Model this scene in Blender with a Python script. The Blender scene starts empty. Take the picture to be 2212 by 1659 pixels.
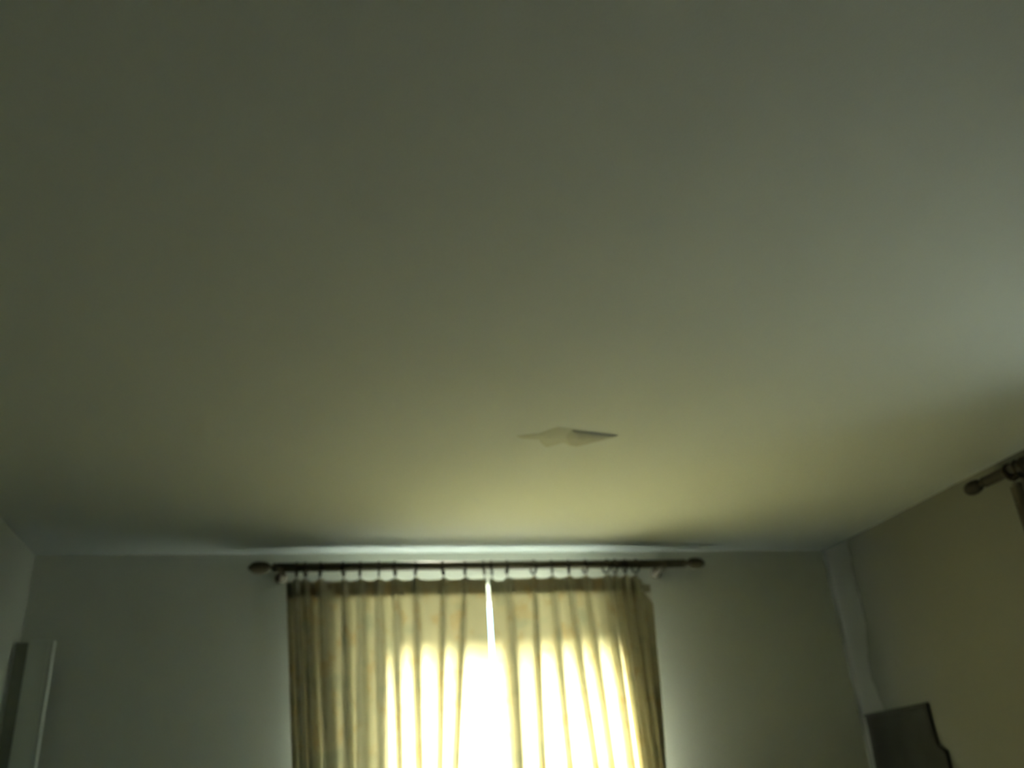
import bpy, bmesh, math, random
from mathutils import Vector, Matrix, noise
random.seed(7)
S = bpy.context.scene
COL = S.collection
PI = math.pi

# ------------------------------------------------------------------ camera
CAM_Z = 1.25
cd = bpy.data.cameras.new('camera')
cd.sensor_width = 36.0
cd.lens = 36.0 * 1900.0 / 2212.0
cd.clip_start = 0.02
cd.dof.use_dof = True                     # the snapshot is out of focus
cd.dof.focus_distance = 1.6
cd.dof.aperture_fstop = 2.6
cam = bpy.data.objects.new('camera', cd)
COL.objects.link(cam)
r = Vector((0.97206, -0.224496, -0.068566))      # right
dn = Vector((0.0378, 0.437996, -0.898182))       # down
fw = Vector((0.23167, 0.870495, 0.434245))       # forward
m = Matrix(((r.x, -dn.x, -fw.x), (r.y, -dn.y, -fw.y), (r.z, -dn.z, -fw.z)))
cam.matrix_world = Matrix.Translation((0, 0, CAM_Z)) @ m.to_4x4()
S.camera = cam

# ------------------------------------------------------------------ world, sun, exposure
w = bpy.data.worlds.new('sky')
S.world = w
w.use_nodes = True
wn = w.node_tree.nodes
wn['Background'].inputs['Color'].default_value = (0.50, 0.86, 1.18, 1)
wn['Background'].inputs['Strength'].default_value = 6.0

sl = bpy.data.lights.new('sun', 'SUN')
sl.energy = 1100.0
sl.angle = 0.42
sl.color = (1.0, 0.97, 0.90)
sun = bpy.data.objects.new('sun', sl)
COL.objects.link(sun)
sun_dir = Vector((0.62, -1.0, -0.62)).normalized()     # direction the light travels
sun.rotation_euler = sun_dir.to_track_quat('-Z', 'Y').to_euler()
sun.location = (-4, 10, 8)

vs = S.view_settings
vs.view_transform = 'Standard'
vs.look = 'None'
vs.gamma = 1.0
vs.exposure = 0.12
vs.use_curve_mapping = False

# ------------------------------------------------------------------ materials
def mat(name, col, rough=0.7, spec=0.3, var=0.0, scale=4.0, bump=0.0, bscale=60.0, metallic=0.0, col2=None, stretch=None):
    M = bpy.data.materials.new(name)
    M.use_nodes = True
    nt = M.node_tree
    b = nt.nodes['Principled BSDF']
    b.inputs['Roughness'].default_value = rough
    b.inputs['Specular IOR Level'].default_value = spec
    b.inputs['Metallic'].default_value = metallic
    tc = nt.nodes.new('ShaderNodeTexCoord')
    mp = nt.nodes.new('ShaderNodeMapping')
    nt.links.new(tc.outputs['Object'], mp.inputs['Vector'])
    if stretch:
        mp.inputs['Scale'].default_value = stretch
    n = nt.nodes.new('ShaderNodeTexNoise')
    n.inputs['Scale'].default_value = scale
    n.inputs['Detail'].default_value = 5
    nt.links.new(mp.outputs['Vector'], n.inputs['Vector'])
    mx = nt.nodes.new('ShaderNodeMix')
    mx.data_type = 'RGBA'
    c2 = col2 or tuple(c * (1 - var) for c in col)
    mx.inputs[6].default_value = (*col, 1)
    mx.inputs[7].default_value = (*c2, 1)
    nt.links.new(n.outputs['Fac'], mx.inputs[0])
    nt.links.new(mx.outputs[2], b.inputs['Base Color'])
    if bump:
        n2 = nt.nodes.new('ShaderNodeTexNoise')
        n2.inputs['Scale'].default_value = bscale
        n2.inputs['Detail'].default_value = 4
        nt.links.new(mp.outputs['Vector'], n2.inputs['Vector'])
        bp = nt.nodes.new('ShaderNodeBump')
        bp.inputs['Strength'].default_value = bump
        bp.inputs['Distance'].default_value = 0.004
        nt.links.new(n2.outputs['Fac'], bp.inputs['Height'])
        nt.links.new(bp.outputs['Normal'], b.inputs['Normal'])
    return M

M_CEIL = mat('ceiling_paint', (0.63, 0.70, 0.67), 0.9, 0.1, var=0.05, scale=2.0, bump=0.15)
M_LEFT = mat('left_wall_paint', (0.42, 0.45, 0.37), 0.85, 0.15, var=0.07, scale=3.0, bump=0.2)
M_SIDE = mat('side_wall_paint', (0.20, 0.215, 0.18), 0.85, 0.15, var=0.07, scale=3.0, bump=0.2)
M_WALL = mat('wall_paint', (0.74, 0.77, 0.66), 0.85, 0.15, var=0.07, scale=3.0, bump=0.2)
M_LIP_GLOW = mat('lip_and_painted_glow', (0.30, 0.32, 0.28), 0.9, 0.1, var=0.1, scale=5)  # lip tone; on the wall strip it paints in leaked window light
M_FLOOR = mat('carpet', (0.09, 0.085, 0.07), 0.95, 0.05, var=0.3, scale=40, bump=0.4)
M_POLE = mat('dark_wood_with_glare', (0.15, 0.14, 0.095), 0.6, 0.2, var=0.4, scale=12, stretch=(1, 8, 8))  # lightened to include the glare around the far window
M_RING = mat('ring_wood', (0.075, 0.07, 0.05), 0.6, 0.2, var=0.3, scale=20)
M_BRASS = mat('dull_metal', (0.11, 0.10, 0.07), 0.6, 0.2, var=0.2)
M_FRAME = mat('window_paint', (0.75, 0.76, 0.72), 0.45, 0.4, var=0.04)
M_OUT = mat('pale_paving', (0.05, 0.052, 0.05), 0.9, 0.1, var=0.2, scale=2)
M_EAVE = mat('eave_boards', (0.45, 0.44, 0.40), 0.8, 0.1, var=0.2, scale=3)
M_BOARD = mat('pale_board', (0.78, 0.83, 0.72), 0.7, 0.2, var=0.15, scale=6, stretch=(1, 1, 0.1))
M_EDGE = mat('pale_board_edge', (0.72, 0.76, 0.68), 0.7, 0.1, var=0.1, scale=6)
M_GAP_SHADE = mat('painted_gap_shade', (0.24, 0.26, 0.20), 0.8, 0.1, var=0.2, scale=8)  # dark tone standing in for shade between board and left wall
M_POLE2 = mat('dark_wood_no_glare', (0.04, 0.04, 0.03), 0.6, 0.2, var=0.3, scale=12)  # pole wood without the glare painted into the far pole
M_DARK = mat('dark_cloth', (0.048, 0.051, 0.043), 0.9, 0.1, var=0.5, scale=9)
M_PATCH = mat('flaking_plaster', (0.58, 0.63, 0.54), 0.95, 0.05, scale=9, col2=(0.46, 0.50, 0.42), bump=0.3, bscale=40)
M_PATCH2 = mat('bare_plaster', (0.50, 0.54, 0.47), 0.95, 0.05, scale=9, col2=(0.40, 0.43, 0.37), bump=0.3, bscale=40)

def cloth_mat(name, front, trans, share):
    M = bpy.data.materials.new(name)
    M.use_nodes = True
    nt = M.node_tree
    nt.nodes.remove(nt.nodes['Principled BSDF'])
    out = nt.nodes['Material Output']
    uv = nt.nodes.new('ShaderNodeTexCoord')
    mp = nt.nodes.new('ShaderNodeMapping')
    nt.links.new(uv.outputs['UV'], mp.inputs['Vector'])
    # a loose printed pattern of soft ochre and grey-green sprigs
    n1 = nt.nodes.new('ShaderNodeTexNoise'); n1.inputs['Scale'].default_value = 9; n1.inputs['Detail'].default_value = 3
    n2 = nt.nodes.new('ShaderNodeTexNoise'); n2.inputs['Scale'].default_value = 6; n2.inputs['Detail'].default_value = 2
    mp2 = nt.nodes.new('ShaderNodeMapping'); mp2.inputs['Location'].default_value = (3.7, 9.1, 0)
    nt.links.new(uv.outputs['UV'], mp2.inputs['Vector'])
    nt.links.new(mp.outputs['Vector'], n1.inputs['Vector'])
    nt.links.new(mp2.outputs['Vector'], n2.inputs['Vector'])
    def ramp(src, lo, hi):
        rp = nt.nodes.new('ShaderNodeMapRange')
        rp.inputs[1].default_value = lo; rp.inputs[2].default_value = hi
        nt.links.new(src, rp.inputs[0]); return rp.outputs[0]
    f1 = ramp(n1.outputs['Fac'], 0.52, 0.66)
    f2 = ramp(n2.outputs['Fac'], 0.54, 0.68)
    def printed(base, k):
        a = nt.nodes.new('ShaderNodeMix'); a.data_type = 'RGBA'
        a.inputs[6].default_value = (*base, 1)
        a.inputs[7].default_value = (base[0] * 0.95, base[1] * 0.84, base[2] * 0.72, 1)
        nt.links.new(f1, a.inputs[0])
        b = nt.nodes.new('ShaderNodeMix'); b.data_type = 'RGBA'
        b.inputs[7].default_value = (base[0] * 0.80, base[1] * 0.86, base[2] * 0.9, 1)
        nt.links.new(a.outputs[2], b.inputs[6]); nt.links.new(f2, b.inputs[0])
        return b.outputs[2]
    df = nt.nodes.new('ShaderNodeBsdfDiffuse')
    tr = nt.nodes.new('ShaderNodeBsdfTranslucent')
    # unseen pale lining added window-side to bounce light upward, print on the room side
    geo = nt.nodes.new('ShaderNodeNewGeometry')
    ln = nt.nodes.new('ShaderNodeMix'); ln.data_type = 'RGBA'
    ln.inputs[7].default_value = (0.86, 0.86, 0.80, 1)
    nt.links.new(geo.outputs['Backfacing'], ln.inputs[0])
    nt.links.new(printed(front, 1), ln.inputs[6])
    nt.links.new(ln.outputs[2], df.inputs['Color'])
    nt.links.new(printed(trans, 1), tr.inputs['Color'])
    mix = nt.nodes.new('ShaderNodeMixShader')
    mix.inputs[0].default_value = share
    nt.links.new(df.outputs[0], mix.inputs[1]); nt.links.new(tr.outputs[0], mix.inputs[2])
    nt.links.new(mix.outputs[0], out.inputs['Surface'])
    return M

M_CURT = cloth_mat('printed_curtain', (0.42, 0.40, 0.30), (0.86, 0.75, 0.38), 0.09)
M_CURT2 = cloth_mat('dark_curtain', (0.10, 0.10, 0.08), (0.5, 0.5, 0.4), 0.08)
M_TAPE = cloth_mat('heading_tape', (0.42, 0.40, 0.30), (0.5, 0.45, 0.3), 0.06)

def glass_mat():
    M = bpy.data.materials.new('window_glass')
    M.use_nodes = True
    nt = M.node_tree
    nt.nodes.remove(nt.nodes['Principled BSDF'])
    t = nt.nodes.new('ShaderNodeBsdfTransparent'); t.inputs[0].default_value = (0.94, 0.96, 0.95, 1)
    g = nt.nodes.new('ShaderNodeBsdfGlossy'); g.inputs['Roughness'].default_value = 0.02
    fr = nt.nodes.new('ShaderNodeFresnel'); fr.inputs[0].default_value = 1.45
    mx = nt.nodes.new('ShaderNodeMixShader')
    nt.links.new(fr.outputs[0], mx.inputs[0])
    nt.links.new(t.outputs[0], mx.inputs[1]); nt.links.new(g.outputs[0], mx.inputs[2])
    nt.links.new(mx.outputs[0], nt.nodes['Material Output'].inputs['Surface'])
    return M
M_GLASS = glass_mat()

# ------------------------------------------------------------------ mesh helpers
def box(bm, lo, hi):
    x0, y0, z0 = lo; x1, y1, z1 = hi
    v = [bm.verts.new(p) for p in ((x0, y0, z0), (x1, y0, z0), (x1, y1, z0), (x0, y1, z0), (x0, y0, z1), (x1, y0, z1), (x1, y1, z1), (x0, y1, z1))]
    for f in ((0, 3, 2, 1), (4, 5, 6, 7), (0, 1, 5, 4), (1, 2, 6, 5), (2, 3, 7, 6), (3, 0, 4, 7)):
        bm.faces.new([v[i] for i in f])

def lathe(bm, prof, axis, org, n=28):
    """prof: (t along axis, radius); axis: unit Vector"""
    a = Vector(axis); org = Vector(org)
    u = a.orthogonal().normalized(); vv = a.cross(u)
    rows = []
    for t, rad in prof:
        if rad <= 1e-6:
            rows.append([bm.verts.new(org + a * t)])
        else:
            rows.append([bm.verts.new(org + a * t + (u * math.cos(2 * PI * k / n) + vv * math.sin(2 * PI * k / n)) * rad) for k in range(n)])
    for A, B in zip(rows, rows[1:]):
        for k in range(n):
            j = (k + 1) % n
            if len(A) == 1 and len(B) == 1: continue
            if len(A) == 1: bm.faces.new((A[0], B[j], B[k]))
            elif len(B) == 1: bm.faces.new((A[k], A[j], B[0]))
            else: bm.faces.new((A[k], A[j], B[j], B[k]))
    for R_ in (rows[0], rows[-1]):
        if len(R_) > 2: bm.faces.new(R_)

def tube(bm, pts, rad, n=10, closed=False):
    pts = [Vector(p) for p in pts]
    rows = []
    N = len(pts)
    ref = None
    for i, p in enumerate(pts):
        a = pts[(i - 1) % N] if (closed or i > 0) else p
        b = pts[(i + 1) % N] if (closed or i < N - 1) else p
        t = (b - a).normalized()
        if ref is None: ref = t.orthogonal().normalized()
        ref = (ref - t * ref.dot(t)).normalized()
        q = t.cross(ref)
        rows.append([bm.verts.new(p + (ref * math.cos(2 * PI * k / n) + q * math.sin(2 * PI * k / n)) * rad) for k in range(n)])
    prs = list(zip(rows, rows[1:])) + ([(rows[-1], rows[0])] if closed else [])
    for A, B in prs:
        for k in range(n):
            j = (k + 1) % n
            bm.faces.new((A[k], A[j], B[j], B[k]))
    if not closed:
        bm.faces.new(rows[0]); bm.faces.new(rows[-1])

def obj(name, bm, material, parent=None, smooth=False, bevel=0.0, recalc=True):
    if recalc: bmesh.ops.recalc_face_normals(bm, faces=bm.faces)
    me = bpy.data.meshes.new(name)
    bm.to_mesh(me); bm.free()
    me.materials.append(material)
    if smooth:
        for p in me.polygons: p.use_smooth = True
    o = bpy.data.objects.new(name, me)
    COL.objects.link(o)
    if parent:
        o.parent = parent
        o.matrix_parent_inverse = Matrix.Translation(parent.location).inverted()
    if bevel:
        bv = o.modifiers.new('bevel', 'BEVEL'); bv.width = bevel; bv.segments = 2; bv.limit_method = 'ANGLE'
    return o

def tag(o, label, cat, group=None):
    o['label'] = label; o['category'] = cat
    if group: o['group'] = group
    return o

def thing(name, label, cat, loc, group=None):
    o = bpy.data.objects.new(name, None)
    o.empty_display_size = 0.05
    COL.objects.link(o)
    o.location = loc
    return tag(o, label, cat, group)

def struct(name, bm, material, parent=None, **k):
    o = obj(name, bm, material, parent, **k)
    if not parent: o['kind'] = 'structure'
    return o

# ------------------------------------------------------------------ room shell
XL, XR, YB, YF, H = -1.22, 3.065, 4.57, -1.9, 2.506
T = 0.28
# window openings
W1 = (0.25, 1.60, 0.95, 2.33)       # x0, x1, z0, z1 in the far wall
W2 = (1.72, 2.72, 0.95, 2.22)       # y0, y1, z0, z1 in the right wall

bm = bmesh.new(); box(bm, (XL - T, YF - T, -0.12), (XR + T, YB + T, 0)); struct('floor', bm, M_FLOOR)
bm = bmesh.new(); box(bm, (XL - T, YF - T, H), (XR + T, YB + T, H + 0.2)); struct('ceiling', bm, M_CEIL)
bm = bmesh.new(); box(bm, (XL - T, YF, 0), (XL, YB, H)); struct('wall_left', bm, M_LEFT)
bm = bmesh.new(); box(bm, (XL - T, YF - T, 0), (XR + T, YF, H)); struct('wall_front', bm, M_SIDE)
bm = bmesh.new()
x0, x1, z0, z1 = W1
for lo, hi in (((XL - T, 0), (x0, H)), ((x1, 0), (XR + T, H)), ((x0, 0), (x1, z0)), ((x0, z1), (x1, H))):
    box(bm, (lo[0], YB, lo[1]), (hi[0], YB + T, hi[1]))
struct('wall_back', bm, M_WALL)
bm = bmesh.new()
y0, y1, z0, z1 = W2
for lo, hi in (((YF, 0), (y0, H)), ((y1, 0), (YB, H)), ((y0, 0), (y1, z0)), ((y0, z1), (y1, H))):
    box(bm, (XR, lo[0], lo[1]), (XR + T, hi[0], hi[1]))
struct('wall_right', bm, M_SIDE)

# uneven plaster lip down the far right corner
bm = bmesh.new()
nz = 70
prev = None
for i in range(nz + 1):
    z = H * i / nz
    a = 0.008 + 0.022 * max(0.0, noise.noise(Vector((3.1, 0, z * 6.0))) + 0.25) + 0.008 * noise.noise(Vector((9, 2, z * 21)))
    a = max(0.004, a)
    row = [bm.verts.new(p) for p in ((XR, YB, z), (XR - 0.03, YB, z), (XR - 0.012, YB - a * 0.6, z), (XR, YB - a * 1.6, z))]
    if prev:
        for k in range(4):
            j = (k + 1) % 4; bm.faces.new((prev[k], prev[j], row[j], row[k]))
    else: bm.faces.new(row)
    prev = row
bm.faces.new(prev)
struct('trim_1', bm, M_LIP_GLOW)
# added paler strip beside it: curtain-edge light painted onto the right wall
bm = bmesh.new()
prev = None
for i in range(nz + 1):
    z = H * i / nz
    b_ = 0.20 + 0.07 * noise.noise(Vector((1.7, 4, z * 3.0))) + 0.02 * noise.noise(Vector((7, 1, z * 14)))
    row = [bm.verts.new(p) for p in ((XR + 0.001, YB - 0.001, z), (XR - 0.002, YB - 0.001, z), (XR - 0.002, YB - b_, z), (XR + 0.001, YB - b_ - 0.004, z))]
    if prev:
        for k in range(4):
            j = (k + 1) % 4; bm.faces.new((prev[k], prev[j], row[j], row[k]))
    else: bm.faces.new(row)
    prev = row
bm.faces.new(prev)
struct('painted_glow_strip', bm, M_LIP_GLOW)

# ------------------------------------------------------------------ windows
def window(name, to_world, a0, a1, z0, z1):
    """to_world(a, depth into wall, z)"""
    def b(bm, lo, hi):
        p, q = to_world(*lo), to_world(*hi)
        box(bm, [min(s, t) for s, t in zip(p, q)], [max(s, t) for s, t in zip(p, q)])
    bm = bmesh.new()
    f = 0.05
    D0, D1 = 0.16, 0.22
    b(bm, (a0, D0, z0), (a0 + f, D1, z1)); b(bm, (a1 - f, D0, z0), (a1, D1, z1))
    b(bm, (a0 + f, D0, z0), (a1 - f, D1, z0 + f)); b(bm, (a0 + f, D0, z1 - f), (a1 - f, D1, z1))
    mid = (a0 + a1) / 2
    b(bm, (mid - 0.025, D0, z0 + f), (mid + 0.025, D1, z1 - f))
    fr = struct(name, bm, M_FRAME)
    for s, e in ((a0 + f, mid - 0.025), (mid + 0.025, a1 - f)):
        bm = bmesh.new(); b(bm, (s, 0.188, z0 + f), (e, 0.194, z1 - f))
        obj('pane', bm, M_GLASS, fr)
    bm = bmesh.new(); b(bm, (a0, -0.03, z0 - 0.03), (a1, D0, z0)); obj('window_sill', bm, M_FRAME, fr)
window('window_1', lambda a, d, z: (a, YB + d, z), *W1)
window('window_2', lambda a, d, z: (XR + d, a, z), *W2)

# outdoors: paved ground and the eaves above both windows
bm = bmesh.new(); box(bm, (-25, -25, -0.5), (25, 30, -0.13)); struct('ground', bm, M_OUT)
bm = bmesh.new()
box(bm, (XL - T - 0.6, YB + T, 2.44), (XR + T + 0.6, YB + T + 0.82, 2.60)); struct('roof_overhang', bm, M_EAVE)
bm = bmesh.new()
box(bm, (XR + T, YF - T, 2.46), (XR + T + 0.50, YB + T, 2.60)); struct('roof_overhang', bm, M_EAVE)

# ------------------------------------------------------------------ curtains
def catmull(P, per):
    out = []
    for i in range(len(P) - 1):
        p0 = P[max(i - 1, 0)]; p1 = P[i]; p2 = P[i + 1]; p3 = P[min(i + 2, len(P) - 1)]
        for k in range(per):
            t = k / per
            out.append(tuple(0.5 * ((2 * b) + (-a + c) * t + (2 * a - 5 * b + 4 * c - d) * t * t + (-a + 3 * b - 3 * c + d) * t ** 3) for a, b, c, d in zip(p0, p1, p2, p3)))
    out.append(P[-1])
    return out

def cloth(bm, to_world, pleats, e0, e1, ztop, zbot, rows, droop=None, off=0.0, seed=0, deep=1.0, flare=0.0):
    """pleats: (s at heading, s at z=1.44); e0/e1 the two side edges likewise. depth>0 goes into the room."""
    rnd = random.Random(seed)
    jit = [(rnd.uniform(0.8, 1.25), rnd.uniform(0.8, 1.2), rnd.uniform(-0.006, 0.006)) for _ in pleats]
    uvl = bm.loops.layers.uv.new('UVMap')
    ref_z = 1.44
    grid = []
    for i in range(rows + 1):
        fr = i / rows
        z = ztop + (zbot - ztop) * fr
        t = min((ztop - z) / (ztop - ref_z), 1.25)
        q = lambda pr: pr[0] + (pr[1] - pr[0]) * t
        relax = min(1.0, fr * 4)
        P = [(q(e0), 0.0, 0)]
        cs = [q(p) for p in pleats]
        for k, c in enumerate(cs):
            lft = cs[k - 1] if k else q(e0)
            rgt = cs[k + 1] if k < len(cs) - 1 else q(e1)
            room = max(0.012, min(c - lft, rgt - c, 0.06))
            hw = min(0.016 + 0.008 * relax, room * 0.42) * jit[k][0]
            dp = (0.038 + 0.012 * relax) * jit[k][1] * deep
            wob = jit[k][2] * relax * math.sin(2.2 * z + k)
            c += wob
            nk = hw * 0.55
            # bellied span before the pleat
            P.append(((lft + c) / 2, -0.014 - 0.012 * relax * min(1, (c - lft) / 0.1), 0))
            P += [(c - nk, 0.004, 1), (c - hw, dp * 0.55, 1), (c, dp, 1), (c + hw, dp * 0.55, 1), (c + nk, 0.004, 1)]
        P.append(((cs[-1] + q(e1)) / 2, -0.012, 0))
        P.append((q(e1), flare * relax, 0))
        C = catmull([(a, b) for a, b, _ in P], 4)
        row = []
        for a, dd in C:
            zz = z
            if droop: zz = z - droop(a) * (1 - fr) ** 6
            dd += 0.006 * noise.noise(Vector((a * 5, z * 1.2, seed))) * relax
            row.append(bm.verts.new(to_world(a, dd + off, zz)))
        grid.append((row, z))
    n = len(grid[0][0])
    arc = [0.0]
    for k in range(1, n):
        arc.append(arc[-1] + (grid[0][0][k].co - grid[0][0][k - 1].co).length)
    for (A, za), (B, zb) in zip(grid, grid[1:]):
        for k in range(n - 1):
            f = bm.faces.new((A[k], A[k + 1], B[k + 1], B[k]))
            for lp, uvv in zip(f.loops, ((arc[k], za), (arc[k + 1], za), (arc[k + 1], zb), (arc[k], zb))):
                lp[uvl].uv = uvv
    bm.normal_update()
    room_dir = to_world(0, 1, 0) - to_world(0, 0, 0)
    if sum(f.normal.dot(room_dir) * f.calc_area() for f in bm.faces) < 0:     # printed face towards the room
        bmesh.ops.reverse_faces(bm, faces=bm.faces[:])

def curtain(label, to_world, pleats, e0, e1, droop, seed, ztop=2.338, flare=0.0, M=M_CURT):
    s = (e0[0] + e1[0]) / 2
    bm = bmesh.new(); cloth(bm, to_world, pleats, e0, e1, ztop, 0.06, 48, droop, 0.0, seed, flare=flare)
    c = obj('curtain', bm, M, None, True, recalc=False)
    tag(c, label, 'curtain')
    bm = bmesh.new()
    t_ = 0.085 / (ztop - 1.44)
    lerp = lambda pr: (pr[0], pr[0] + (pr[1] - pr[0]) * t_)
    cloth(bm, to_world, pleats, e0, e1, ztop - 0.004, ztop - 0.085, 4, (lambda a: droop(a)) if droop else None, -0.004, seed)
    tp = obj('heading_tape', bm, M if M is M_CURT2 else M_TAPE, c, True, recalc=False)
    return c

ROD_OFF = 0.114                                   # pole and curtains stand this far off the wall
far = lambda a, dd, z: Vector((a, YB - ROD_OFF - dd, z))
right = lambda a, dd, z: Vector((XR - ROD_OFF - dd, a, z))
L = [(0.008, 0.07), (0.052, 0.111), (0.124, 0.187), (0.237, 0.271), (0.32, 0.336), (0.412, 0.427), (0.494, 0.521), (0.598, 0.599), (0.741, 0.69), (0.854, 0.771)]
R = [(1.077, 1.073), (1.22, 1.192), (1.321, 1.331), (1.413, 1.457), (1.506, 1.538), (1.625, 1.638), (1.673, 1.693), (1.731, 1.742), (1.791, 1.783)]
sc = lambda a: 0.0
curtain('patterned left curtain of the bright far window, closed against the other', far, L, (-0.041, 0.023), (0.968, 0.962), None, 1)
curtain('patterned right curtain of the bright far window, upper corner drooping', far, R, (0.984, 0.992), (1.875, 1.81),
        lambda a: 0.012 * max(0, 1 - abs(a - 1.05) / 0.06) + 0.13 * max(0.0, (a - 1.775) / 0.09) ** 1.2, 2, flare=0.05)
C2 = [2.93, 2.88, 2.84, 2.77, 2.69, 2.61, 2.53, 2.45, 2.38, 2.32]
C2 = sorted((c, c) for c in C2)
curtain('dark curtain hanging at the right wall, its edge just inside the frame', right, C2, (2.27, 2.28), (2.985, 2.985), None, 5, M=M_CURT2)

# ------------------------------------------------------------------ curtain poles
ROD_Z = 1.25 + 1.156
def pole(label, to_world, s0, s1, br, wood=M_POLE):
    base = to_world((s0 + s1) / 2, 0, ROD_Z)
    t = thing('curtain_pole', label, 'curtain pole', base)
    ax = (to_world(1, 0, 0) - to_world(0, 0, 0)).normalized()
    a, b = to_world(s0 + 0.14, 0, ROD_Z), to_world(s1 - 0.14, 0, ROD_Z)
    bm = bmesh.new(); lathe(bm, [(0, 0.0225), ((b - a).length, 0.0225)], ax, a); obj('rod', bm, wood, t, True).data.polygons[-1].use_smooth = False
    fin = [(0.0, 0.0), (0.0, 0.021), (0.012, 0.024), (0.022, 0.021), (0.026, 0.012), (0.036, 0.013), (0.042, 0.020), (0.058, 0.028), (0.080, 0.031),
           (0.100, 0.030), (0.118, 0.025), (0.130, 0.016), (0.138, 0.008), (0.142, 0.0)]
    for p, d in ((a, -ax), (b, ax)):
        bm = bmesh.new(); lathe(bm, fin, d, p - d * 0.002); obj('finial', bm, wood, t, True)
    into = (to_world(0, 0, 0) - to_world(0, 1, 0)).normalized()
    for s in br:
        c = to_world(s, 0, ROD_Z)
        bm = bmesh.new()
        wall = ROD_OFF
        lathe(bm, [(0, 0.0), (0, 0.030), (-0.008, 0.030), (-0.014, 0.018), (-0.02, 0.011), (-(wall - 0.022), 0.011), (-(wall - 0.021), 0.0)], into, c + into * wall - Vector((0, 0, 0.024)))
        # cradle under the pole
        n = 14
        pts = [c + (into * math.cos(th) + Vector((0, 0, 1)) * math.sin(th)) * 0.028 for th in [PI * (-0.02 - 0.96 * k / n) for k in range(n + 1)]]
        for o_ in (-0.008, 0, 0.008):
            tube(bm, [p + ax * o_ for p in pts], 0.0046, 8)
        obj('bracket', bm, M_BRASS, t, True)
    return t
pole('long dark wooden curtain pole across the top of the far window', far, -0.228, 2.215, (-0.067, 1.962))
pole('dark wooden curtain pole on the right wall, its end knob pointing to the far corner', right, 1.24, 3.237, (1.42, 2.965), M_POLE2)

# ------------------------------------------------------------------ rings
def make_ring():
    t = bpy.data.objects.new('curtain_ring', None); COL.objects.link(t)
    t.empty_display_size = 0.02
    bm = bmesh.new()
    n = 36
    tube(bm, [(0, 0.0335 * math.cos(2 * PI * k / n), -0.0115 + 0.0335 * math.sin(2 * PI * k / n)) for k in range(n)], 0.0058, 10, True)
    obj('ring', bm, M_RING, t, True)
    bm = bmesh.new()
    tube(bm, [(0, 0, -0.048), (0, 0, -0.056), (0, 0.004, -0.062), (0, 0.006, -0.068), (0, 0.002, -0.074), (0, -0.004, -0.072)], 0.0028, 8)
    obj('hook', bm, M_BRASS, t, True)
    return t
proto = make_ring()
used = [False]
def ring(s, to_world, rz, label, group, tilt):
    if not used[0]:
        t = proto; used[0] = True
    else:
        t = proto.copy(); COL.objects.link(t)
        for ch in proto.children:
            c = ch.copy(); COL.objects.link(c); c.parent = t
    t.location = to_world(s, 0, ROD_Z)
    t.rotation_euler = (0, 0, rz + tilt)
    tag(t, label, 'curtain ring', group)
ORD = 'first second third fourth fifth sixth seventh eighth ninth tenth eleventh twelfth thirteenth fourteenth fifteenth sixteenth seventeenth eighteenth nineteenth twentieth'.split()
S1 = [0.008, 0.05, 0.122, 0.236, 0.319, 0.413, 0.495, 0.599, 0.743, 0.857, 0.958, 1.000, 1.082, 1.226, 1.328, 1.42, 1.514, 1.634, 1.682, 1.74, 1.802]
for i, s in enumerate(S1):
    k = ORD[i] if i < 11 else ORD[len(S1) - 1 - i]
    side = 'left' if i < 11 else 'right'
    ring(s, far, 0, f'dark curtain ring on the far pole, {k} in from its {side} end', 'rings on the far curtain pole', random.uniform(-0.35, 0.35))
S2 = [2.95, 2.91, 2.865, 2.77]
for i, s in enumerate(S2):
    ring(s, right, PI / 2, f'dark curtain ring on the right-wall pole, {ORD[i]} from its end knob', 'rings on the right-wall curtain pole', random.uniform(-0.3, 0.3))

# ------------------------------------------------------------------ flaking patch on the ceiling
out = [(0.813, 3.053), (0.86, 3.035), (0.898, 3.025), (0.925, 2.99), (0.955, 2.957), (1.01, 2.968), (1.066, 2.986), (1.14, 3.0), (1.23, 3.022), (1.195, 3.055), (1.156, 3.089),
       (1.12, 3.125), (1.087, 3.152), (1.055, 3.140), (1.03, 3.118), (0.988, 3.108), (0.964, 3.164), (0.93, 3.12), (0.916, 3.089), (0.875, 3.083), (0.84, 3.08)]
cx, cy = 1.06, 3.05
PS = 0.966
def flake(name, outline, cx, cy, M, parent=None, thick=1.0):
    cx, cy = cx * PS, cy * PS
    outline = [(x * PS, y * PS) for x, y in outline]
    bm = bmesh.new()
    rows = []
    for fr, dz in ((1.0, 0.0), (0.97, 0.0012), (0.88, 0.0028), (0.7, 0.004), (0.45, 0.005), (0.2, 0.005)):
        rows.append([bm.verts.new((cx + (x - cx) * fr, cy + (y - cy) * fr, H - dz * thick * (0.8 + 0.5 * noise.noise(Vector((x * 9, y * 9, 1)))))) for x, y in outline])
    N = len(outline)
    for A, B in zip(rows, rows[1:]):
        for k in range(N):
            j = (k + 1) % N; bm.faces.new((A[k], A[j], B[j], B[k]))
    bm.faces.new(rows[-1]); bm.faces.new(rows[0])
    return obj(name, bm, M, parent)
pt = flake('ceiling_patch', out, cx, cy, M_PATCH)
tag(pt, 'irregular dark flaking patch on the pale ceiling, in front of the far window', 'ceiling patch')
core = [(1.015, 2.978), (1.066, 2.990), (1.14, 3.003), (1.222, 3.022), (1.19, 3.055), (1.152, 3.085), (1.115, 3.122), (1.085, 3.145), (1.055, 3.132), (1.035, 3.10), (1.01, 3.05), (1.0, 3.01)]
c = flake('bare_plaster', core, 1.10, 3.05, M_PATCH2, pt, 2.6)
c['label'] = 'darker bare plaster'

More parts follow.
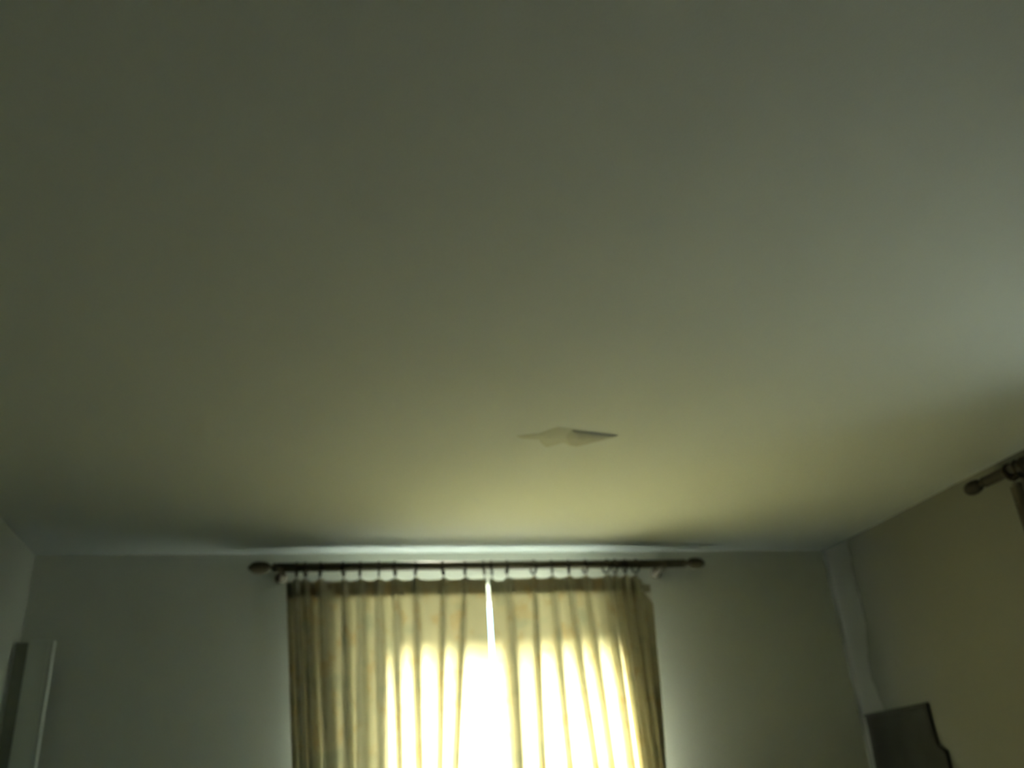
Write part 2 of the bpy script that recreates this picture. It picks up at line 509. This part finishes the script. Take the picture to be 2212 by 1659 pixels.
# ------------------------------------------------------------------ pale board standing in the far left corner
bx0, bx1 = -1.155, -1.048
t = thing('upright_board', 'tall narrow pale board with the corner shade painted in at its left, standing upright in the far left corner', 'board', ((bx0 + bx1) / 2, YB - 0.10, 0))
bm = bmesh.new(); box(bm, (bx0, YB - 0.122, 0), (bx1 - 0.018, YB - 0.088, 2.085)); obj('board', bm, M_BOARD, t, bevel=0.003)
bm = bmesh.new(); box(bm, (bx1 - 0.018, YB - 0.1235, 0), (bx1, YB - 0.086, 2.082)); e = obj('edge_strip', bm, M_EDGE, t, bevel=0.004)
e['label'] = 'lighter edge strip'
bm = bmesh.new(); box(bm, (bx0 - 0.052, YB - 0.118, 0), (bx0, YB - 0.090, 2.075)); e = obj('gap_shade_strip', bm, M_GAP_SHADE, t, bevel=0.003)  # added strip: the shadow in the corner gap as dark colour
e['label'] = 'dark strip painting the shaded gap along the left side'

# ------------------------------------------------------------------ dark hanging on the right wall by the corner
t = thing('wall_hanging', 'dark cloth hanging flat on the right wall beside the far corner', 'wall hanging', (XR - 0.012, 4.28, 0.62))
bm = bmesh.new()
rowsF = []
NZ, NY = 30, 16
for i in range(NZ + 1):
    fr = i / NZ
    z = 1.578 - fr * 0.95
    ya = 4.535 + 0.01 * noise.noise(Vector((0, z * 3, 0)))
    yb = 4.005 + 0.012 * noise.noise(Vector((5, z * 4, 0))) - 0.05 * min(1, max(0, (fr - 0.2) / 0.03))
    row = []
    for k in range(NY + 1):
        s = k / NY
        y = ya + (yb - ya) * s
        row.append((y, z, 0.018 + 0.006 * math.sin(s * 19 + fr * 2) * min(1, fr * 4)))
    rowsF.append(row)
F = [[bm.verts.new((XR - d, y, z)) for y, z, d in row] for row in rowsF]
B = [[bm.verts.new((XR - 0.004, y, z)) for y, z, d in row] for row in rowsF]
for i in range(NZ):
    for k in range(NY):
        bm.faces.new((F[i][k], F[i][k + 1], F[i + 1][k + 1], F[i + 1][k]))
        bm.faces.new((B[i][k], B[i + 1][k], B[i + 1][k + 1], B[i][k + 1]))
for i in range(NZ):
    for k in (0, NY):
        bm.faces.new((F[i][k], F[i + 1][k], B[i + 1][k], B[i][k]))
for k in range(NY):
    for i in (0, NZ):
        bm.faces.new((F[i][k], F[i][k + 1], B[i][k + 1], B[i][k]))
obj('cloth', bm, M_DARK, t, True)
bm = bmesh.new(); tube(bm, [(XR - 0.017, 4.538, 1.576), (XR - 0.017, 4.002, 1.576)], 0.007, 12); obj('hanging_rail', bm, M_DARK, t, True)
